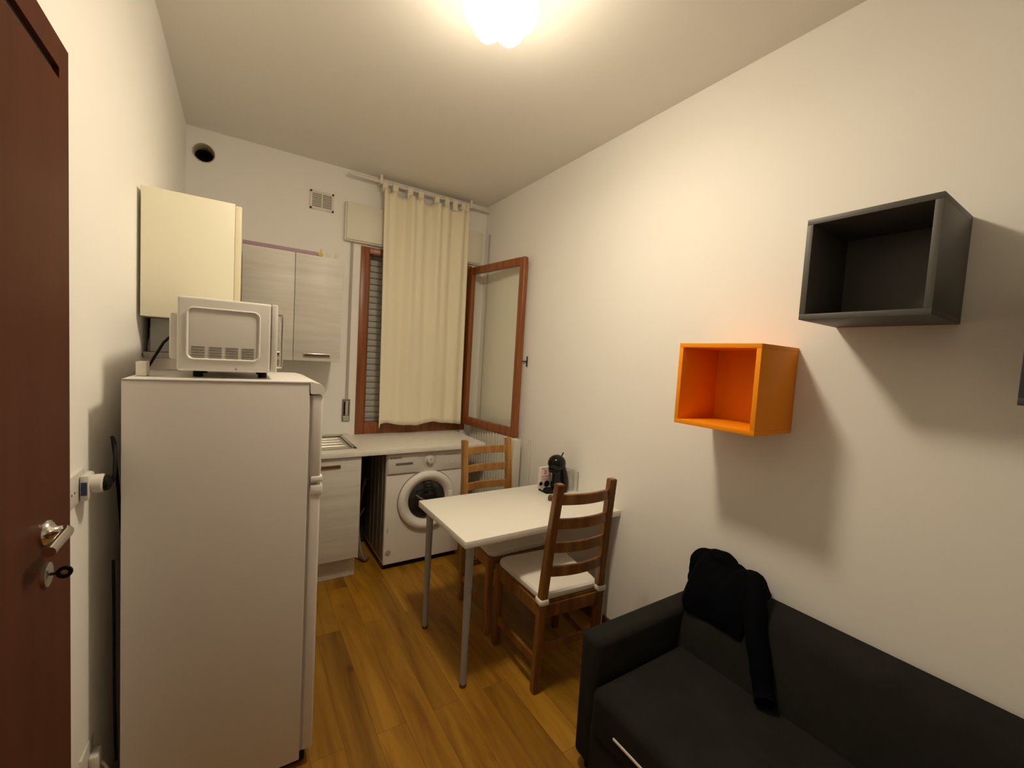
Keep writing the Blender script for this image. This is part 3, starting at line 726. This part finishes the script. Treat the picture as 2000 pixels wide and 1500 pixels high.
# ------------------------------------------------------------------ chairs
CHG = 'ladder-back dining chairs'
def bar(bm, pts, w_, t_, bev=0.003):
    """bent rectangular bar: pts centre line in the local x direction, w_ height z, t_ thickness y"""
    ring_loft(bm, [[Vector((x, y-t_/2, z-w_/2)), Vector((x, y+t_/2, z-w_/2)), Vector((x, y+t_/2, z+w_/2)), Vector((x, y-t_/2, z+w_/2))] for x, y, z in pts])
def make_chair(label, wood_='chair', txw=0.167):
    t = thing('ladder_back_chair', label, 'chair', (0, 0, 0), CHG)
    bxw, fxw, by, fy = 0.170, 0.196, -0.205, 0.190
    def bx_(z): return bxw if z < 0.43 else bxw+(txw-bxw)*(z-0.43)/0.60
    for s in (-1, 1):
        b2 = BM(); path = [(0.0, by+0.012), (0.20, by+0.008), (0.43, by), (0.60, by-0.012), (0.82, by-0.034), (1.030, by-0.058)]
        ring_loft(b2, [[Vector((s*bx_(z)-0.019, y-0.019, z)), Vector((s*bx_(z)+0.019, y-0.019, z)), Vector((s*bx_(z)+0.019, y+0.020, z)), Vector((s*bx_(z)-0.019, y+0.020, z))] for z, y in path])
        bmesh.ops.bevel(b2, geom=[e for e in b2.edges], offset=0.004, segments=2, affect='EDGES', clamp_overlap=True)
        loc_obj('back_post', b2, wood_, t)
        b2 = BM(); box(b2, (s*fxw-0.019, fy-0.019, 0), (s*fxw+0.019, fy+0.019, 0.435), 0.005); loc_obj('front_leg', b2, wood_, t)
    def py(z):
        return by - (0 if z < 0.43 else (z-0.43)/0.6*0.058)
    for z in (0.955, 0.838, 0.722, 0.605):
        b2 = BM(); n = 12; pts = []
        for i in range(n+1):
            u = -1+2*i/n; pts.append((u*(bx_(z)-0.010), py(z)-0.026*(1-u*u), z))
        bar(b2, pts, 0.050, 0.016); bmesh.ops.bevel(b2, geom=[e for e in b2.edges if e.calc_length() < 0.1 and abs((e.verts[0].co-e.verts[1].co).x) > 0.01], offset=0.003, segments=1, affect='EDGES')
        loc_obj('back_slat', b2, wood_, t)
    b2 = BM()
    box(b2, (-bxw, by-0.010, 0.372), (bxw, by+0.010, 0.435), 0.003)
    box(b2, (-fxw, fy-0.010, 0.372), (fxw, fy+0.010, 0.435), 0.003)
    for s in (-1, 1):
        ring_loft(b2, [[Vector((s*bxw-0.009, by, z0)), Vector((s*bxw+0.009, by, z0)), Vector((s*fxw+0.009, fy, z0)), Vector((s*fxw-0.009, fy, z0))] for z0 in (0.372, 0.435)])
    loc_obj('seat_rails', b2, wood_, t)
    b2 = BM(); ring_loft(b2, [[Vector((-0.158, by+0.0, z)), Vector((0.158, by+0.0, z)), Vector((0.212, fy+0.022, z)), Vector((-0.212, fy+0.022, z))] for z in (0.435, 0.447)])
    loc_obj('seat', b2, wood_, t)
    for s in (-1, 1):
        b2 = BM(); ring_loft(b2, [[Vector((s*bxw-0.008, by, z0)), Vector((s*bxw+0.008, by, z0)), Vector((s*fxw+0.008, fy, z0)), Vector((s*fxw-0.008, fy, z0))] for z0 in (0.125, 0.165)])
        loc_obj('side_stretcher', b2, wood_, t)
    b2 = BM(); box(b2, (-bxw, by-0.002, 0.20), (bxw, by+0.014, 0.24), 0.002); loc_obj('back_stretcher', b2, wood_, t)
    # cushion, a rounded pad with ties round the back posts
    b2 = BM(); rows = []
    def cring(k, z):
        o = []
        pts = rrect(0, 0, 1, 1, 0.12, 5)
        for px, pyy in pts:
            yv = pyy+0.5
            hw = (0.172+(0.205-0.172)*yv)*2
            o.append(Vector((px*hw*k, by+0.005+(fy+0.020-by-0.005)*(0.5+(yv-0.5)*k), z)))
        return o
    for k, z in ((0.95, 0.4475), (0.995, 0.452), (1.01, 0.462), (1.0, 0.476), (0.96, 0.484), (0.80, 0.488), (0.4, 0.489), (0.02, 0.489)): rows.append(cring(k, z))
    ring_loft(b2, rows)
    cu = loc_obj('seat_cushion', b2, 'cushion', t); cu['label'] = 'white seat cushion'
    for s in (-1, 1):
        b2 = BM(); box(b2, (s*bxw-0.025, by-0.028, 0.444), (s*bxw+0.025, by+0.027, 0.472), 0.008); loc_obj('cushion_tie', b2, 'cushion', cu)
    return t
ch = make_chair('brown ladder-back chair with white cushion, its back towards the sofa', 'chair', 0.152)
ch.location = (1.396, 1.690, 0); ch.rotation_euler = (0, 0, math.radians(-5))
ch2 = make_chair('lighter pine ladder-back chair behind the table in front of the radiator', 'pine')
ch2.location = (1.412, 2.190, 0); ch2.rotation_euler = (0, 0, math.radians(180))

# ------------------------------------------------------------------ coffee machine, carton, knob
cm = thing('coffee_machine', 'black rounded capsule coffee machine at the wall end of the table', 'coffee machine', (1.745, 2.09, TZ))
CXm, CYm = 1.725, 2.09
b_ = BM(); rows = []
# body: a stack of ellipses whose centre runs up and forwards (towards -x)
for cx_, z, rx, ry in ((1.765, 0.7415, 0.052, 0.058), (1.765, 0.760, 0.057, 0.062), (1.767, 0.80, 0.056, 0.060), (1.764, 0.84, 0.052, 0.056), (1.758, 0.875, 0.046, 0.052), (1.750, 0.905, 0.042, 0.050), (1.742, 0.93, 0.040, 0.050)):
    rows.append([Vector((cx_+rx*math.cos(2*math.pi*k/32), CYm+ry*math.sin(2*math.pi*k/32), z)) for k in range(32)])
ring_loft(b_, rows); obj('body', b_, 'gloss', cm, 60)
b_ = BM(); bmesh.ops.create_uvsphere(b_, u_segments=32, v_segments=20, radius=0.057)
for v in b_.verts: v.co = Vector((v.co.x*1.05+1.733, v.co.y+CYm, v.co.z*0.98+0.924))
obj('head', b_, 'gloss', cm, 80)
b_ = BM(); lathe(b_, [(0.036, 0.893), (0.030, 0.868), (0.0, 0.868)], (1.712, CYm, 0), 'z', 24, cap=False); obj('spout_collar', b_, 'black', cm)
b_ = BM(); tube(b_, [(1.766, CYm, 0.962), (1.780, CYm-0.002, 0.992)], 0.004, 8); obj('lever', b_, 'black', cm)
b_ = BM(); lathe(b_, [(0.0, 0.7415), (0.040, 0.7415), (0.042, 0.752), (0.038, 0.760), (0.0, 0.760)], (1.685, CYm, 0), 'z', 28, cap=False); obj('drip_tray', b_, 'black', cm)
b_ = BM(); ring_loft(b_, [[Vector((x, y, z)) for x, y in rrect(1.838, CYm+0.005, 0.050, 0.095, 0.018, 4)] for z in (0.742, 0.872)]); obj('water_tank', b_, 'tank', cm, 60)
b_ = BM(); tube(b_, smooth_path([(1.850, CYm-0.05, 0.868), (1.866, CYm-0.06, 0.866), (1.868, CYm-0.06, 0.84), (1.866, CYm-0.06, 0.75)], 5), 0.004, 8); obj('power_cable', b_, 'strap', cm)
ct = thing('capsule_carton', 'small white carton with pink print beside the black coffee machine', 'carton', (1.68, 2.19, TZ))
bobj('carton', (1.656, 2.155, TZ+0.0005), (1.745, 2.182, 0.884), 'carton', ct, 0.002)
bobj('pink_square', (1.686, 2.1540, 0.838), (1.704, 2.1552, 0.866), 'pink', ct, 0)
b_ = BM()
box(b_, (1.662, 2.1540, 0.822), (1.735, 2.1552, 0.828)); box(b_, (1.668, 2.1540, 0.806), (1.728, 2.1552, 0.811)); box(b_, (1.664, 2.1540, 0.872), (1.69, 2.1552, 0.880))
obj('print_lines', b_, 'pink', ct)
b_ = BM(); lathe(b_, [(0.015, 2.1540), (0.015, 2.1552), (0.0, 2.1540)], (1.665, 0, 0.778), 'y', 20, cap=False)
lathe(b_, [(0.026, 2.1540), (0.026, 2.1552), (0.0, 2.1540)], (1.712, 0, 0.772), 'y', 24, cap=False)
obj('black_print', b_, 'black', ct)
b_ = BM(); box(b_, (1.640, 2.06, TZ+0.0005), (1.650, 2.15, TZ+0.010), 0.003); tag(obj('black_pen', b_, 'black'), 'short black stick lying on the table in front of the carton', 'stick')
b_ = BM(); lathe(b_, [(0.0, TZ+0.0005), (0.014, TZ+0.0005), (0.017, TZ+0.012), (0.015, TZ+0.026), (0.008, TZ+0.034), (0.0, TZ+0.036)], (1.590, 1.955, 0), 'z', 20, cap=False); tag(obj('wooden_knob', b_, 'brown'), 'small brown wooden knob on the table behind the chair post', 'knob')

# ------------------------------------------------------------------ box shelves on the right wall
def box_shelf(name, label, m, y0, y1, z0, z1, dep, group=None):
    xf = R-dep
    t = thing(name, label, 'shelf', (R, (y0+y1)/2, z0), group)
    th = 0.018
    bobj('top_panel', (xf, y0, z1-th), (R-0.001, y1, z1), m, t, 0.0012)
    bobj('bottom_panel', (xf, y0, z0), (R-0.001, y1, z0+th), m, t, 0.0012)
    bobj('side_panel', (xf, y0, z0+th), (R-0.001, y0+th, z1-th), m, t, 0.0006)
    bobj('side_panel', (xf, y1-th, z0+th), (R-0.001, y1, z1-th), m, t, 0.0006)
    bobj('back_panel', (R-0.020, y0+th, z0+th), (R-0.012, y1-th, z1-th), m, t, 0)
    return t
bg = 'grey box shelves on the right wall'
box_shelf('box_shelf', 'dark grey open box shelf high on the right wall', 'grey', 0.363, 0.690, 1.768, 2.097, 0.298, None)
box_shelf('box_shelf', 'orange open box shelf on the right wall', 'orange', 0.806, 1.148, 1.347, 1.690, 0.284)
box_shelf('box_shelf', 'blue-grey box shelf cut off by the right edge of the photo', 'bluegrey', -0.138, 0.189, 1.541, 1.87, 0.33)

# ------------------------------------------------------------------ sofa
sf = thing('sofa', 'dark charcoal fabric sofa along the right wall', 'sofa', (1.48, 0.3, 0))
SFX, SYE, SZA = 1.135, 1.160, 0.548
SN = -0.90
for y0, y1 in ((SYE-0.105, SYE), (SN, SN+0.105)):
    bobj('armrest', (SFX, y0, 0.045), (R-0.012, y1, SZA), 'sofa', sf, 0.030, seg=5)
bobj('base', (SFX-0.015, SN+0.10, 0.055), (1.80, SYE-0.108, 0.215), 'sofa', sf, 0.012)
bobj('storage_drawer', (SFX-0.030, SN+0.11, 0.075), (SFX-0.010, SYE-0.115, 0.265), 'sofa', sf, 0.006)
bobj('seat_cushion', (SFX-0.038, SN+0.108, 0.225), (1.64, SYE-0.110, 0.402), 'sofa', sf, 0.035, seg=5)
b_ = BM()
prof = [(1.590, 0.30), (1.598, 0.40), (1.640, 0.54), (1.672, 0.625), (1.690, 0.648), (1.72, 0.662), (1.78, 0.668), (1.842, 0.668), (1.860, 0.660), (1.864, 0.64), (1.864, 0.06), (1.60, 0.06)]
prism(b_, prof, 'y', SN+0.106, SYE-0.108)
obj('backrest', b_, 'sofa', sf, 50)
# pale pull strap on the drawer front
b_ = BM(); box(b_, (SFX-0.043, 0.70, 0.300), (SFX-0.037, 0.925, 0.3075), 0.001); po = obj('pull_strap', b_, 'trim', sf); po['label'] = 'pale pull strap'
for x in (SFX+0.05, R-0.08):
    for y in (SN+0.05, SYE-0.05):
        b_ = BM(); lathe(b_, [(0.02, 0), (0.024, 0.048)], (x, y, 0), 'z', 16); obj('foot', b_, 'black', sf)

# ------------------------------------------------------------------ jacket thrown over the sofa corner
jk = thing('jacket', 'black jacket thrown over the back corner of the sofa', 'jacket', (1.74, 0.96, 0.67))
b_ = BM(); rows = []; NU = 28
outer = [(1.628, 0.535), (1.632, 0.565), (1.640, 0.62), (1.662, 0.675), (1.700, 0.725), (1.760, 0.750), (1.815, 0.738), (1.850, 0.705), (1.860, 0.672)]
inner = [(1.850, 0.6695), (1.78, 0.6695), (1.72, 0.664), (1.688, 0.650), (1.670, 0.626), (1.655, 0.585), (1.643, 0.545)]
for i in range(NU+1):
    u = i/NU; y = 1.100-u*0.300
    hump = 0.70+0.42*math.sin(min(1, u*1.5+0.22)*math.pi*0.62)+0.10*math.sin(u*9.0+0.7)
    hump *= min(1, 0.45+u*5)*min(1, 0.55+(1-u)*5)
    shf = 0.055*max(0, 1-u*6.2)
    ring = []
    for k, (x, z) in enumerate(outer):
        j = len(inner)-1-min(len(inner)-1, round(k*(len(inner)-1)/(len(outer)-1)))
        bx, bz = inner[j]
        nn = noise.noise(Vector((x*14, y*16, z*14)))*0.020+noise.noise(Vector((x*40, y*46, z*26)))*0.010
        px, pz = bx+(x-bx)*hump+shf, bz+(z-bz)*hump
        fall = (0.022*math.sin(u*8.5+0.5)-0.01) if k < 2 else 0
        ring.append(Vector((min(px-nn*0.8, R-0.006), y, max(pz+nn+fall, bz+0.002))))
    for x, z in inner: ring.append(Vector((min(x-0.003+shf, R-0.008), y, z+0.002)))
    rows.append(ring)
ring_loft(b_, rows)
bo = obj('body', b_, 'jacket', jk, 80)
sm = bo.modifiers.new('soft', 'SUBSURF'); sm.levels = 1; sm.render_levels = 2
# collar / hood lump on top and the hanging sleeve
cpath = smooth_path([(1.815, 1.118, 0.580), (1.812, 1.112, 0.650), (1.808, 1.090, 0.708), (1.805, 1.045, 0.730), (1.805, 0.995, 0.742), (1.800, 0.945, 0.722), (1.790, 0.895, 0.722), (1.785, 0.855, 0.705)], 6)
b_ = BM(); tube(b_, cpath, [0.030+0.018*math.sin(math.pi*min(1, (i+4)/46))+0.006*noise.noise(Vector((i*0.35, 0, 0))) for i in range(len(cpath))], 18)
for v in b_.verts:
    v.co += Vector((0, 0, 1))*0.012*noise.noise(v.co*22) + Vector((1, 0, 0))*0.006*noise.noise(v.co*31); v.co.x = min(v.co.x, R-0.004)
ho = obj('collar', b_, 'jacket', jk, 80); s2m = ho.modifiers.new('soft', 'SUBSURF'); s2m.levels = 1; s2m.render_levels = 1
pth = smooth_path([(1.80, 0.87, 0.715), (1.765, 0.835, 0.730), (1.70, 0.795, 0.690), (1.648, 0.760, 0.610), (1.614, 0.720, 0.530), (1.588, 0.690, 0.455), (1.560, 0.668, 0.432)], 6)
b_ = BM(); tube(b_, pth, [0.046-0.014*(i/len(pth))+0.004*noise.noise(Vector((i*0.4, 3, 1))) for i in range(len(pth))], 16)
sv = obj('sleeve', b_, 'jacket', jk, 80)
